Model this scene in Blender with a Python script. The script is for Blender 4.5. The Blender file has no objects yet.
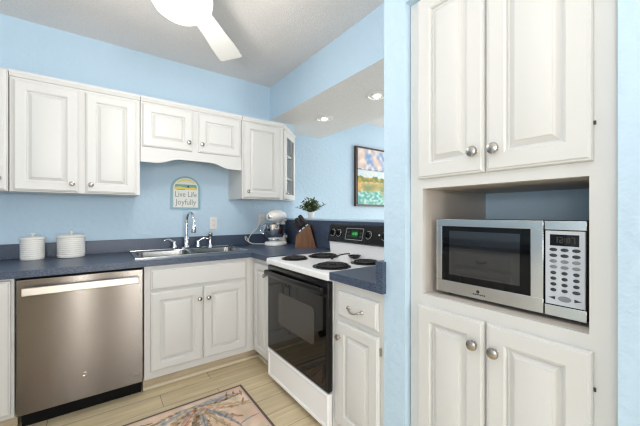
import bpy, bmesh, math, random
from mathutils import Vector, Matrix, noise as mnoise

random.seed(7)
S = bpy.context.scene
COL = S.collection
PI = math.pi

# ------------------------------------------------------------------ camera
CAMH = 1.23
cd = bpy.data.cameras.new('camera')
cam = bpy.data.objects.new('camera', cd)
COL.objects.link(cam)
cam.location = (0, 0, CAMH)
cam.rotation_euler = (PI / 2, 0, -math.radians(36.2))
cd.sensor_width = 36
cd.lens = 301.0 / 640 * 36
cd.shift_y = 1.0 / 640
cd.clip_start = 0.02
S.camera = cam

# ------------------------------------------------------------------ world, exposure
w = bpy.data.worlds.new('world')
S.world = w
w.use_nodes = True
bgn = w.node_tree.nodes['Background']
bgn.inputs[0].default_value = (0.82, 0.91, 1.0, 1)
bgn.inputs[1].default_value = 1.0
S.view_settings.view_transform = 'Standard'
S.view_settings.look = 'None'
S.view_settings.gamma = 1
S.view_settings.use_curve_mapping = False
S.view_settings.exposure = 0.03
S.cycles.filter_width = 1.25


def area(name, loc, direction, sx, sy, power, color=(1, 1, 1)):
    ld = bpy.data.lights.new(name, 'AREA')
    ld.shape = 'RECTANGLE'
    ld.size, ld.size_y = sx, sy
    ld.energy = power
    ld.color = color
    o = bpy.data.objects.new(name, ld)
    COL.objects.link(o)
    o.location = loc
    o.rotation_euler = Vector(direction).to_track_quat('-Z', 'Y').to_euler()
    return o


# daylight through the rear windows, plus added fill lights left and far right
area('added_left_fill', (-3.95, -1.5, 1.45), (1, 0, 0), 3.0, 1.9, 78, (1.0, 0.99, 0.97))  # added fill for the faces turned left, no window known there
area('daylight_rear_window', (0.74, -3.96, 1.40), (0, 1, 0), 0.5, 2.0, 62, (1.0, 0.985, 0.96))
area('daylight_rear_sidelight', (-0.32, -3.96, 1.3), (0, 1, 0), 0.16, 2.2, 40, (1.0, 0.985, 0.96))
# the photographer's flash, bounced off the ceiling
area('bounced_flash', (-0.75, -0.35, 1.45), (0.10, 0.25, 1), 0.35, 0.35, 31, (1.0, 0.985, 0.96))
area('added_far_fill', (5.9, 1.0, 1.4), (-1, 0, 0), 3.0, 2.0, 112, (1.0, 0.985, 0.96))  # unseen light added to brighten the far wall of the room beyond


def lin(c):
    return tuple(((v / 255) / 12.92 if v / 255 <= 0.04045 else ((v / 255 + 0.055) / 1.055) ** 2.4) for v in c)


# ------------------------------------------------------------------ materials
MATS = {}


def mat(name, rgb, rough=0.5, metal=0.0, bump=None, vary=None, emit=None, spec=0.5, coat=0.0, aniso=0.0, stretch=None,
        attr=None, transmission=0.0, ior=1.45, alpha=1.0):
    if name in MATS:
        return MATS[name]
    m = bpy.data.materials.new(name)
    m.use_nodes = True
    nt = m.node_tree
    b = nt.nodes['Principled BSDF']
    c = lin(rgb)
    b.inputs['Base Color'].default_value = (*c, 1)
    b.inputs['Roughness'].default_value = rough
    b.inputs['Metallic'].default_value = metal
    b.inputs['Specular IOR Level'].default_value = spec
    b.inputs['Coat Weight'].default_value = coat
    b.inputs['Anisotropic'].default_value = aniso
    b.inputs['Transmission Weight'].default_value = transmission
    b.inputs['IOR'].default_value = ior
    b.inputs['Alpha'].default_value = alpha
    tc = nt.nodes.new('ShaderNodeTexCoord')
    src = tc.outputs['Object']
    if stretch:
        mp = nt.nodes.new('ShaderNodeMapping')
        mp.inputs['Scale'].default_value = stretch
        nt.links.new(src, mp.inputs['Vector'])
        src = mp.outputs['Vector']
    if attr:
        a = nt.nodes.new('ShaderNodeVertexColor')
        a.layer_name = attr
        nt.links.new(a.outputs['Color'], b.inputs['Base Color'])
    if vary:   # (scale, second rgb, detail, low, high)
        n = nt.nodes.new('ShaderNodeTexNoise')
        n.inputs['Scale'].default_value = vary[0]
        n.inputs['Detail'].default_value = vary[2]
        r = nt.nodes.new('ShaderNodeValToRGB')
        r.color_ramp.elements[0].position = vary[3]
        r.color_ramp.elements[1].position = vary[4]
        r.color_ramp.elements[0].color = (*c, 1)
        r.color_ramp.elements[1].color = (*lin(vary[1]), 1)
        nt.links.new(src, n.inputs['Vector'])
        nt.links.new(n.outputs['Fac'], r.inputs['Fac'])
        nt.links.new(r.outputs['Color'], b.inputs['Base Color'])
    if bump:   # (scale, strength, distance)
        n2 = nt.nodes.new('ShaderNodeTexNoise')
        n2.inputs['Scale'].default_value = bump[0]
        n2.inputs['Detail'].default_value = 3
        bn = nt.nodes.new('ShaderNodeBump')
        bn.inputs['Strength'].default_value = bump[1]
        bn.inputs['Distance'].default_value = bump[2]
        nt.links.new(src, n2.inputs['Vector'])
        nt.links.new(n2.outputs['Fac'], bn.inputs['Height'])
        nt.links.new(bn.outputs['Normal'], b.inputs['Normal'])
    if emit:   # (rgb, strength)
        b.inputs['Emission Color'].default_value = (*lin(emit[0]), 1)
        b.inputs['Emission Strength'].default_value = emit[1]
    MATS[name] = m
    return m


M_wall = mat('light_blue_wall_paint', (189, 213, 231), 0.62, bump=(26, 0.55, 0.009), spec=0.35)
M_ceil = mat('textured_ceiling', (232, 229, 228), 0.9, bump=(120, 0.6, 0.006), vary=(90, (222, 219, 218), 3, 0.35, 0.7), spec=0.2)
M_cab = mat('white_cabinet_paint', (212, 212, 210), 0.34, spec=0.4)
M_niche = mat('niche_paint', (205, 198, 190), 0.5, spec=0.3)
M_counter = mat('navy_laminate', (54, 67, 88), 0.32, vary=(150, (88, 100, 120), 6, 0.42, 0.66), spec=0.5)
M_steel = mat('brushed_steel', (126, 121, 116), 0.24, 1.0, aniso=0.95)
steel_nt = M_steel.node_tree
steel_tan = steel_nt.nodes.new('ShaderNodeTangent')
steel_tan.direction_type = 'RADIAL'
steel_tan.axis = 'Z'
steel_nt.links.new(steel_tan.outputs[0], steel_nt.nodes['Principled BSDF'].inputs['Tangent'])
steel_nt.nodes['Principled BSDF'].inputs['Anisotropic Rotation'].default_value = 0.25
M_sinksteel = mat('satin_steel', (150, 149, 146), 0.27, 1.0)
M_rim = mat('polished_steel_rim', (206, 206, 205), 0.2, 1.0)
M_tan = mat('tan_wall_paint', (112, 98, 86), 0.7)
M_chrome = mat('chrome', (225, 228, 232), 0.08, 1.0)
M_nickel = mat('brushed_nickel', (176, 172, 166), 0.27, 1.0)
M_white = mat('white_enamel', (240, 240, 241), 0.18, spec=0.5)
M_black = mat('black_enamel', (14, 14, 15), 0.22)
M_blackmatte = mat('black_plastic', (20, 20, 21), 0.5)
M_blackglass = mat('black_oven_glass', (8, 8, 8), 0.04, spec=0.5)
M_coil = mat('burner_coil', (34, 32, 31), 0.5, 0.3)
M_pan = mat('dark_drip_pan', (32, 31, 31), 0.35, 0.6)
M_kick = mat('toe_kick_wood', (196, 182, 156), 0.6, vary=(3, (178, 162, 136), 3, 0.4, 0.65), stretch=(1, 1, 12))
M_shoe = mat('shoe_molding', (214, 202, 178), 0.5)
M_ceramic = mat('white_ceramic', (238, 236, 231), 0.25)
M_plate = mat('white_plate_plastic', (232, 231, 229), 0.35)
M_slot = mat('dark_slot', (60, 58, 56), 0.6)
M_wood = mat('knife_block_wood', (128, 82, 44), 0.4, vary=(6, (92, 54, 26), 4, 0.35, 0.7), stretch=(6, 6, 1))
M_handle = mat('black_knife_handle', (34, 26, 24), 0.35)
M_leaf = mat('leaf_green', (62, 84, 50), 0.5, vary=(30, (120, 132, 88), 2, 0.4, 0.7))
M_frame = mat('dark_bronze_frame', (70, 52, 42), 0.4)
M_grey = mat('silver_control_panel', (198, 203, 210), 0.35, 0.1)
M_btn = mat('dark_button', (52, 56, 62), 0.4)
M_btn2 = mat('grey_button', (128, 132, 138), 0.4)
M_mwglass = mat('microwave_glass', (10, 10, 11), 0.05, spec=0.4)
M_mwwin = mat('microwave_window_mesh', (24, 24, 26), 0.07, spec=1.0, coat=1.0)
M_amber = mat('amber_digits', (70, 68, 54), 0.5)
M_green = mat('green_digits', (70, 190, 90), 0.5, emit=((90, 230, 110), 0.45))
M_dkgreen = mat('green_display', (12, 40, 20), 0.2, emit=((30, 110, 50), 0.25))
M_globe = mat('lit_opal_globe', (248, 246, 240), 0.25, emit=((255, 248, 238), 0.7))
M_fan = mat('white_fan', (240, 239, 236), 0.4)
M_bulb = mat('lit_bulb', (255, 250, 240), 0.3, emit=((255, 246, 228), 14))
M_trimw = mat('white_can_trim', (222, 220, 217), 0.45)
M_glass = mat('clear_glass', (255, 255, 255), 0.02, transmission=1.0, ior=1.1)
M_signb = mat('sign_blue_border', (142, 178, 192), 0.6)
M_signw = mat('sign_cream', (226, 228, 224), 0.6)
M_signt = mat('sign_grey_lettering', (142, 149, 152), 0.6)
M_painted = mat('painted_picture', (255, 255, 255), 0.6, attr='Col', bump=(60, 0.3, 0.002))
M_rug = mat('rug_pile', (255, 255, 255), 0.95, attr='Col', bump=(350, 0.5, 0.003), spec=0.1)
M_rugb = mat('rug_border', (112, 102, 90), 0.9, bump=(350, 0.5, 0.003), spec=0.1)
M_mixer = mat('white_mixer_enamel', (242, 241, 238), 0.14, coat=0.5)


def floor_mat():
    m = bpy.data.materials.new('wood_look_tile_planks')
    m.use_nodes = True
    nt = m.node_tree
    b = nt.nodes['Principled BSDF']
    b.inputs['Roughness'].default_value = 0.42
    tc = nt.nodes.new('ShaderNodeTexCoord')
    mp = nt.nodes.new('ShaderNodeMapping')
    mp.inputs['Location'].default_value = (0.25, 0.03, 0)
    br = nt.nodes.new('ShaderNodeTexBrick')
    br.inputs['Scale'].default_value = 1.0
    br.inputs['Brick Width'].default_value = 0.92
    br.inputs['Row Height'].default_value = 0.155
    br.inputs['Mortar Size'].default_value = 0.0022
    br.inputs['Mortar Smooth'].default_value = 0.3
    br.inputs['Bias'].default_value = 0.0
    br.offset = 0.37
    br.inputs['Color1'].default_value = (*lin((230, 214, 180)), 1)
    br.inputs['Color2'].default_value = (*lin((216, 199, 166)), 1)
    br.inputs['Mortar'].default_value = (*lin((150, 134, 108)), 1)
    nt.links.new(tc.outputs['Object'], mp.inputs['Vector'])
    nt.links.new(mp.outputs['Vector'], br.inputs['Vector'])
    mp2 = nt.nodes.new('ShaderNodeMapping')
    mp2.inputs['Scale'].default_value = (1.2, 16, 1)
    n = nt.nodes.new('ShaderNodeTexNoise')
    n.inputs['Scale'].default_value = 2.2
    n.inputs['Detail'].default_value = 6
    n.inputs['Distortion'].default_value = 0.6
    nt.links.new(tc.outputs['Object'], mp2.inputs['Vector'])
    nt.links.new(mp2.outputs['Vector'], n.inputs['Vector'])
    r = nt.nodes.new('ShaderNodeValToRGB')
    r.color_ramp.elements[0].position = 0.3
    r.color_ramp.elements[1].position = 0.75
    r.color_ramp.elements[0].color = (0.80, 0.79, 0.77, 1)
    r.color_ramp.elements[1].color = (1.08, 1.07, 1.05, 1)
    nt.links.new(n.outputs['Fac'], r.inputs['Fac'])
    mx = nt.nodes.new('ShaderNodeMix')
    mx.data_type = 'RGBA'
    mx.blend_type = 'MULTIPLY'
    mx.inputs['Factor'].default_value = 1.0
    nt.links.new(br.outputs['Color'], mx.inputs[6])
    nt.links.new(r.outputs['Color'], mx.inputs[7])
    nt.links.new(mx.outputs[2], b.inputs['Base Color'])
    bn = nt.nodes.new('ShaderNodeBump')
    bn.inputs['Strength'].default_value = 0.3
    bn.inputs['Distance'].default_value = 0.002
    bn.invert = True
    nt.links.new(br.outputs['Fac'], bn.inputs['Height'])
    nt.links.new(bn.outputs['Normal'], b.inputs['Normal'])
    return m


M_floor = floor_mat()


# ------------------------------------------------------------------ mesh builder
class Frame:
    """Coordinates (a along the face, b out of the face, c up) of a cabinet front, as points of the room."""
    def __init__(self, o, u, n):
        self.o, self.u, self.n = Vector(o), Vector(u).normalized(), Vector(n).normalized()

    def __call__(self, a, b, c):
        return self.o + self.u * a + self.n * b + Vector((0, 0, c))


def ident(a, b, c):
    return Vector((a, b, c))


class MB:
    def __init__(self, F=ident):
        self.bm = bmesh.new()
        self.F = F
        self.round = False

    def v(self, p):
        return self.bm.verts.new(self.F(*p))

    def face(self, vs, mi=0):
        try:
            f = self.bm.faces.new(vs)
            f.material_index = mi
            return f
        except ValueError:
            return None

    def box(self, a0, a1, b0, b1, c0, c1, mi=0, bev=0.0, seg=2):
        t = bmesh.new()
        vs = [t.verts.new((a, b, c)) for a in (a0, a1) for b in (b0, b1) for c in (c0, c1)]
        for q in ((0, 1, 3, 2), (4, 6, 7, 5), (0, 4, 5, 1), (2, 3, 7, 6), (0, 2, 6, 4), (1, 5, 7, 3)):
            t.faces.new([vs[i] for i in q])
        if bev > 0:
            bmesh.ops.bevel(t, geom=t.edges[:], offset=bev, segments=seg, affect='EDGES', profile=0.5)
        self._merge(t, mi)
        return self

    def _merge(self, t, mi):
        t.verts.index_update()
        mp = [self.v(tuple(x.co)) for x in t.verts]
        for f in t.faces:
            self.face([mp[x.index] for x in f.verts], mi)
        t.free()

    def rings(self, loops, mi=0, cap0=True, cap1=True, closed=True):
        """Skins a list of equally long closed point loops (points already in frame coordinates)."""
        R = [[self.v(p) for p in L] for L in loops]
        n = len(R[0])
        for i in range(len(R) - 1):
            for j in range(n if closed else n - 1):
                k = (j + 1) % n
                self.face([R[i][j], R[i][k], R[i + 1][k], R[i + 1][j]], mi)
        if cap0:
            self.face(R[0][::-1], mi)
        if cap1:
            self.face(R[-1], mi)
        return self

    def lathe(self, o, d, prof, seg=20, mi=0, sx=1.0, cap=True):
        """prof: (radius, height along d) pairs, spun about the axis d through o."""
        self.round = True
        o, d = Vector(o), Vector(d).normalized()
        x = d.orthogonal().normalized()
        if abs(d.z) > 0.99 or abs(d.y) > 0.99:
            x = Vector((1, 0, 0))
        y = d.cross(x)
        loops = []
        for r, h in prof:
            r = max(r, 1e-5)
            loops.append([tuple(o + d * h + x * (math.cos(2 * PI * i / seg) * r * sx) + y * (math.sin(2 * PI * i / seg) * r)) for i in range(seg)])
        return self.rings(loops, mi, cap, cap)

    def tube(self, pts, r, seg=10, mi=0, rr=None):
        """A round bar along a path; rr gives a radius per point."""
        self.round = True
        P = [Vector(p) for p in pts]
        loops = []
        up = None
        for i, p in enumerate(P):
            d = (P[min(i + 1, len(P) - 1)] - P[max(i - 1, 0)]).normalized()
            if up is None:
                up = d.orthogonal().normalized()
            x = (up - d * up.dot(d)).normalized()
            up = x
            y = d.cross(x)
            q = rr[i] if rr else r
            loops.append([tuple(p + x * (math.cos(2 * PI * k / seg) * q) + y * (math.sin(2 * PI * k / seg) * q)) for k in range(seg)])
        return self.rings(loops, mi)

    def prism(self, poly, plane, lo, hi, mi=0):
        """poly: 2-D outline; plane: 'ab','ac','bc' - the outline's two axes; extruded lo..hi along the third."""
        def put(p, h):
            return {'ab': (p[0], p[1], h), 'ac': (p[0], h, p[1]), 'bc': (h, p[0], p[1])}[plane]
        return self.rings([[put(p, lo) for p in poly], [put(p, hi) for p in poly]], mi)

    def torus(self, o, d, R, r, seg=32, rs=8, mi=0):
        o, d = Vector(o), Vector(d).normalized()
        x = d.orthogonal().normalized()
        y = d.cross(x)
        V = []
        for i in range(seg):
            t = 2 * PI * i / seg
            c = x * math.cos(t) + y * math.sin(t)
            V.append([self.v(tuple(o + c * (R + r * math.cos(2 * PI * k / rs)) + d * (r * math.sin(2 * PI * k / rs)))) for k in range(rs)])
        for i in range(seg):
            for k in range(rs):
                self.face([V[i][k], V[(i + 1) % seg][k], V[(i + 1) % seg][(k + 1) % rs], V[i][(k + 1) % rs]], mi)
        return self

    def raised(self, a0, a1, c0, c1, t=0.021, w=0.058, b0=0.0, mi=0):
        """A raised-panel door front: nested mitred rectangles."""
        prof = [(0, 0), (0, t - 0.009), (0.003, t - 0.005), (0.006, t - 0.0045), (0.010, t), (w - 0.004, t), (w - 0.001, t - 0.003), (w + 0.002, t - 0.004), (w + 0.004, t - 0.014),
                (w + 0.010, t - 0.0145), (w + 0.027, t - 0.0035), (w + 0.0275, t - 0.0005), (w + 0.029, t)]
        L = [[(a0 + i, b0 + h, c0 + i), (a1 - i, b0 + h, c0 + i), (a1 - i, b0 + h, c1 - i), (a0 + i, b0 + h, c1 - i)] for i, h in prof]
        return self.rings(L, mi)

    def slab(self, a0, a1, c0, c1, t=0.02, e=0.012, b0=0.0, mi=0):
        """A plain drawer front with a moulded edge."""
        prof = [(0, 0), (0, t - 0.009), (0.004, t - 0.006), (0.007, t - 0.0055), (e, t), ]
        L = [[(a0 + i, b0 + h, c0 + i), (a1 - i, b0 + h, c0 + i), (a1 - i, b0 + h, c1 - i), (a0 + i, b0 + h, c1 - i)] for i, h in prof]
        return self.rings(L, mi)

    def knob(self, a, c, b=0.02, s=1.0, mi=0):
        prof = [(0.009, 0), (0.0065, 0.003), (0.006, 0.010), (0.011, 0.014), (0.0155, 0.018), (0.0165, 0.0225), (0.0145, 0.027), (0.009, 0.0295), (0.0, 0.0305)]
        return self.lathe((a, b, c), (0, 1, 0), [(r * s, h * s) for r, h in prof], 18, mi)

    def build(self, name, mats, parent=None, smooth=None, world=True):
        if smooth is None:
            smooth = 40 if self.round else 20
        bmesh.ops.recalc_face_normals(self.bm, faces=self.bm.faces[:])
        me = bpy.data.meshes.new(name)
        off = Vector((0, 0, 0))
        if parent is not None and world:
            off = base_of(parent)
            bmesh.ops.translate(self.bm, verts=self.bm.verts[:], vec=-off)
        self.bm.to_mesh(me)
        self.bm.free()
        for m in (mats if isinstance(mats, (list, tuple)) else [mats]):
            me.materials.append(m)
        if smooth:
            for p in me.polygons:
                p.use_smooth = True
            me.set_sharp_from_angle(angle=math.radians(smooth))
        o = bpy.data.objects.new(name, me)
        COL.objects.link(o)
        if parent is not None:
            o.parent = parent
        return o


def base_of(o):
    p = Vector((0, 0, 0))
    while o is not None:
        p += o.location
        o = o.parent
    return p


def thing(name, label, cat, loc=(0, 0, 0), group=None, rz=0.0):
    o = bpy.data.objects.new(name, None)
    o.empty_display_size = 0.05
    COL.objects.link(o)
    o.location = loc
    o.rotation_euler = (0, 0, rz)
    tag(o, label, cat, group)
    return o


def tag(o, label, cat, group=None):
    o['label'] = label
    o['category'] = cat
    if group:
        o['group'] = group
    return o


def struct(o):
    o['kind'] = 'structure'
    return o


def lettering(text, name, F, a, b, c, size, m, parent, depth=0.0012, width=None):
    """Text set in the a-c plane of a frame (a runs to the reader's right), centred at (a, c)."""
    cu = bpy.data.curves.new(name, 'FONT')
    cu.body = text
    cu.size = size
    cu.align_x = 'CENTER'
    cu.align_y = 'CENTER'
    cu.extrude = depth
    cu.resolution_u = 2
    to = bpy.data.objects.new(name, cu)
    COL.objects.link(to)
    bpy.context.view_layer.update()
    me = bpy.data.meshes.new_from_object(to.evaluated_get(bpy.context.evaluated_depsgraph_get()))
    bpy.data.objects.remove(to)
    k = 1.0
    if width:
        xs = [v.co.x for v in me.vertices]
        k = width / max(1e-6, max(xs) - min(xs))
    off = base_of(parent)
    for v in me.vertices:
        v.co = F(a + v.co.x * k, b + v.co.z, c + v.co.y) - off
    me.name = name
    me.materials.clear()
    me.materials.append(m)
    o = bpy.data.objects.new(name, me)
    COL.objects.link(o)
    o.parent = parent
    return o


def rrect(x0, x1, y0, y1, r, z, n=6):
    out = []
    for cx, cy, s in ((x1 - r, y1 - r, 0), (x0 + r, y1 - r, 1), (x0 + r, y0 + r, 2), (x1 - r, y0 + r, 3)):
        for i in range(n + 1):
            t = s * PI / 2 + i / n * PI / 2
            out.append((cx + r * math.cos(t), cy + r * math.sin(t), z))
    return out


# ------------------------------------------------------------------ room
CEIL = 2.61
YB = 2.97          # kitchen back wall
YF = 3.28          # back wall of the room beyond
XR = 1.03          # face of the right wall
struct(MB().box(-4.1, 6.1, -4.1, YF + 0.1, -0.08, 0.0).build('floor', M_floor, smooth=0))
struct(MB().box(-4.1, 6.1, -4.1, YF + 0.1, CEIL, CEIL + 0.08).build('ceiling', M_ceil, smooth=0))
struct(MB().box(-1.6, 1.79, YB, YF, 0, CEIL).build('wall_back', M_wall, smooth=0))
struct(MB().box(1.79, 6.1, YF, YF + 0.1, 0, CEIL).build('wall_far', M_wall, smooth=0))
# the right wall: the post left of the pantry, the piece over the recess and the piece towards the camera
wr = MB()
wr.box(XR, 2.40, 0.805, 0.92, 0, CEIL)
wr.box(XR, 2.40, 0.165, 0.805, 2.112, CEIL)
wr.box(XR, 2.40, -4.0, 0.165, 0, CEIL)
struct(wr.build('wall_right', M_wall, smooth=0))
# left wall with an opening added for the left fill light, rear wall with a window and a doorway
wl = MB()
wl.box(-1.6, -1.45, 0.95, YB, 0, CEIL)
wl.box(-4.0, -1.6, 0.95, 1.1, 0, CEIL)
wl.box(-4.1, -4.0, 0.0, 1.1, 0, CEIL)
wl.box(-4.1, -4.0, -4.0, -3.0, 0, CEIL)
wl.box(-4.1, -4.0, -3.0, 0.0, 0, 0.5)
wl.box(-4.1, -4.0, -3.0, 0.0, 2.4, CEIL)
struct(wl.build('wall_left', M_wall, smooth=0))
wf = MB()
wf.box(-4.1, -0.41, -4.1, -4.0, 0, CEIL)
wf.box(-0.23, 0.48, -4.1, -4.0, 0, CEIL)
wf.box(1.0, 6.1, -4.1, -4.0, 0, CEIL)
wf.box(-0.41, -0.23, -4.1, -4.0, 2.42, CEIL)
wf.box(-0.41, -0.23, -4.1, -4.0, 0, 0.18)
wf.box(0.48, 1.0, -4.1, -4.0, 2.42, CEIL)
wf.box(0.48, 1.0, -4.1, -4.0, 0, 0.38)
struct(wf.build('wall_front', M_tan, smooth=0))
# bulkhead over the pass-through: blue sides, ceiling texture underneath
bk = MB()
poly = [(1.50, 0.92), (2.40, 0.92), (2.40, YF), (1.79, YF), (1.79, YB), (1.50, YB)]
bk.prism(poly, 'ab', 2.25, CEIL)
bko = bk.build('wall_bulkhead', [M_wall, M_ceil], smooth=0)
for p in bko.data.polygons:
    if p.normal.z < -0.5:
        p.material_index = 1
struct(bko)
hw = MB()
hw.box(1.685, 1.85, 0.92, YB, 0, 1.168)
struct(hw.build('wall_half', M_wall, smooth=0))
struct(MB().box(1.668, 1.868, 0.92, YB, 1.168, 1.186, bev=0.004).build('trim_1', M_wall, smooth=0))

FB = lambda y: Frame((0, y, 0), (1, 0, 0), (0, -1, 0))       # fronts that face the camera side (a = X)
FR = lambda x: Frame((x, 0, 0), (0, -1, 0), (-1, 0, 0))      # fronts that face left (a = -Y)


# ------------------------------------------------------------------ upper cabinets on the back wall
UF = 2.62          # face-frame plane
UB, UT = 1.37, 2.115


def upper(name, label, x0, x1, z0, doors, yf=UF, group=None, ztop=UT, mold=True):
    t = thing(name, label, 'cabinet', ((x0 + x1) / 2, YB, z0), group)
    MB().box(x0, x1, yf, YB, z0, ztop, bev=0.0015).build('body', M_cab, t)
    if mold:
        m = MB(FB(yf))
        m.prism([(0, 2.078), (0.010, 2.082), (0.014, 2.092), (0.020, 2.100), (0.020, 2.116), (0, 2.116)], 'bc', x0, x1)
        m.build('top_molding', M_cab, t)
    for (a0, a1, c0, c1, ka, kc) in doors:
        d = MB(FB(yf)).raised(a0, a1, c0, c1).build('door', M_cab, t)
        MB(FB(yf)).knob(ka, kc).build('knob', M_nickel, d)
    return t


upper('wall_cabinet', 'white upper cabinet cut by the left picture edge, standing slightly forward',
      -0.95, -0.452, UB, [(-0.945, -0.456, 1.374, 2.108, -0.488, 1.445)], yf=2.605, mold=False)
upper('wall_cabinet', 'white two-door upper cabinet of full height above the canisters and dishwasher',
      -0.448, 0.243, UB, [(-0.430, -0.118, 1.378, 2.062, -0.149, 1.43), (-0.078, 0.217, 1.378, 2.062, -0.048, 1.43)])
sk = upper('wall_cabinet', 'short white two-door upper cabinet with arched valance above the sink',
           0.247, 1.036, 1.725, [(0.258, 0.612, 1.742, 2.064, 0.583, 1.808), (0.660, 1.017, 1.742, 2.064, 0.687, 1.806)])
va = MB(FB(UF))
pts = [(0.247, 1.74), (0.247, 1.625)]
for i in range(0, 25):
    s = i / 24
    x = 0.30 + (0.985 - 0.30) * s
    # flat shoulders, an ogee and a level centre
    e = min(s, 1 - s)
    k = max(0.0, min(1.0, (e - 0.08) / 0.24))
    k = k * k * (3 - 2 * k)
    pts.append((x, 1.625 + 0.042 * k))
pts += [(1.036, 1.625), (1.036, 1.74)]
va.prism(pts, 'ac', -0.018, 0.002)
va.build('valance', M_cab, sk)
upper('wall_cabinet', 'white single-door upper cabinet between the sink valance and the glass-door corner',
      1.040, 1.460, UB, [(1.055, 1.420, 1.380, 2.068, 1.090, 1.436)])

# diagonal end cabinet with a glass door
FD = Frame((1.463, UF, 0), (1, 1, 0), (1, -1, 0))
LD = 0.452
dg = thing('corner_wall_cabinet', 'narrow angled white upper end cabinet with glass door and shelves', 'cabinet', (1.6, YB, UB))
tri = [(1.463, UF + 0.003), (1.463 + LD * 0.7071 - 0.003, UF + LD * 0.7071), (1.463 + LD * 0.7071 - 0.003, YB), (1.463, YB)]
b = MB()
b.prism(tri, 'ab', UB, UB + 0.02)
b.prism(tri, 'ab', UT - 0.045, UT)
b.box(1.463, 1.475, UF + 0.02, YB, UB + 0.02, UT - 0.045)
b.box(1.475, 1.463 + LD * 0.7071 - 0.004, YB - 0.012, YB, UB + 0.02, UT - 0.045)
b.build('body', M_cab, dg, smooth=0)
for zz in (1.60, 1.84):
    b = MB()
    b.prism([(1.476, UF + 0.04), (1.463 + LD * 0.7071 - 0.03, UF + LD * 0.7071 - 0.01), (1.463 + LD * 0.7071 - 0.03, YB - 0.013), (1.476, YB - 0.013)], 'ab', zz, zz + 0.016)
    b.build('shelf', M_cab, dg, smooth=0)
ff = MB(FD)
ff.box(0, 0.022, -0.018, 0, UB, UT)
ff.box(LD - 0.022, LD, -0.018, 0, UB, UT)
ff.prism([(0, 2.078), (0.010, 2.082), (0.014, 2.092), (0.020, 2.100), (0.020, 2.116), (0, 2.116)], 'bc', 0, LD)
ff.build('face_frame', M_cab, dg)
d = MB(FD)
A0, A1, C0, C1, W = 0.026, LD - 0.026, 1.380, 2.068, 0.055
d.box(A0, A0 + W, 0, 0.02, C0, C1, bev=0.003)
d.box(A1 - W, A1, 0, 0.02, C0, C1, bev=0.003)
d.box(A0 + W, A1 - W, 0, 0.02, C0, C0 + W, bev=0.003)
d.box(A0 + W, A1 - W, 0, 0.02, C1 - W, C1, bev=0.003)
d = d.build('door', M_cab, dg)
MB(FD).box(A0 + W - 0.004, A1 - W + 0.004, 0.007, 0.011, C0 + W - 0.004, C1 - W + 0.004).build('glass_pane', M_glass, d, smooth=0)
MB(FD).knob(A0 + 0.028, 1.436).build('knob', M_nickel, d)

# ------------------------------------------------------------------ base cabinets
BF = 2.35          # face plane of the sink run
RX = 1.04          # face plane of the range run
ZC = 0.875         # underside of the worktop


def kick_shoe(t, F, a0, a1, depth=0.08):
    MB(F).box(a0, a1, -depth - 0.012, -depth, 0.0, 0.102).build('toe_kick', M_kick, t, smooth=0)
    s = MB(F)
    q = [(-depth, 0.0)] + [(-depth + 0.018 * math.cos(x * PI / 12), 0.020 * math.sin(x * PI / 12)) for x in range(0, 7)]
    s.prism(q, 'bc', a0, a1)
    s.build('shoe_molding', M_shoe, t)


lb = thing('base_cabinet', 'white base cabinet at the left picture edge, left of the dishwasher', 'cabinet', (-0.65, 2.65, 0))
MB().box(-0.80, -0.382, BF, YB - 0.02, 0.10, ZC, bev=0.0015).build('body', M_cab, lb)
d = MB(FB(BF)).raised(-0.74, -0.395, 0.125, 0.862).build('door', M_cab, lb)
kick_shoe(lb, FB(BF), -0.80, -0.382)

sb = thing('base_cabinet', 'white two-door sink base cabinet right of the dishwasher, with a false drawer front', 'cabinet', (0.64, 2.65, 0))
b = MB()
X0, X1 = 0.243, RX - 0.001
b.box(X0, X1, BF, BF + 0.02, 0.10, ZC)           # face frame
b.box(X0, X0 + 0.018, BF + 0.02, YB - 0.02, 0.10, ZC)
b.box(X1 - 0.018, X1, BF + 0.02, YB - 0.02, 0.10, ZC)
b.box(X0 + 0.018, X1 - 0.018, BF + 0.02, YB - 0.02, 0.10, 0.118)
b.box(X0, X1, YB - 0.02, YB - 0.002, 0.10, ZC)
b.build('body', M_cab, sb, smooth=0)
MB(FB(BF)).slab(0.280, 0.964, 0.706, 0.848).build('false_drawer_front', M_cab, sb)
for a0, a1, ka in ((0.280, 0.622, 0.596), (0.630, 0.964, 0.661)):
    d = MB(FB(BF)).raised(a0, a1, 0.150, 0.690).build('door', M_cab, sb)
    MB(FB(BF)).knob(ka, 0.604).build('knob', M_nickel, d)
kick_shoe(sb, FB(BF), X0, X1 + 0.075)

cb = thing('base_cabinet', 'narrow white corner base cabinet between the sink base and the range', 'cabinet', (1.3, 2.3, 0))
MB().box(RX, 1.66, 2.026, BF - 0.001, 0.10, ZC, bev=0.0015).build('body', M_cab, cb)
d = MB(FR(RX)).raised(-2.315, -2.04, 0.125, 0.835, w=0.05).build('door', M_cab, cb)
MB(FR(RX)).knob(-2.085, 0.762).build('knob', M_nickel, d)
kick_shoe(cb, FR(RX), -BF - 0.06, -2.026)

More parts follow.
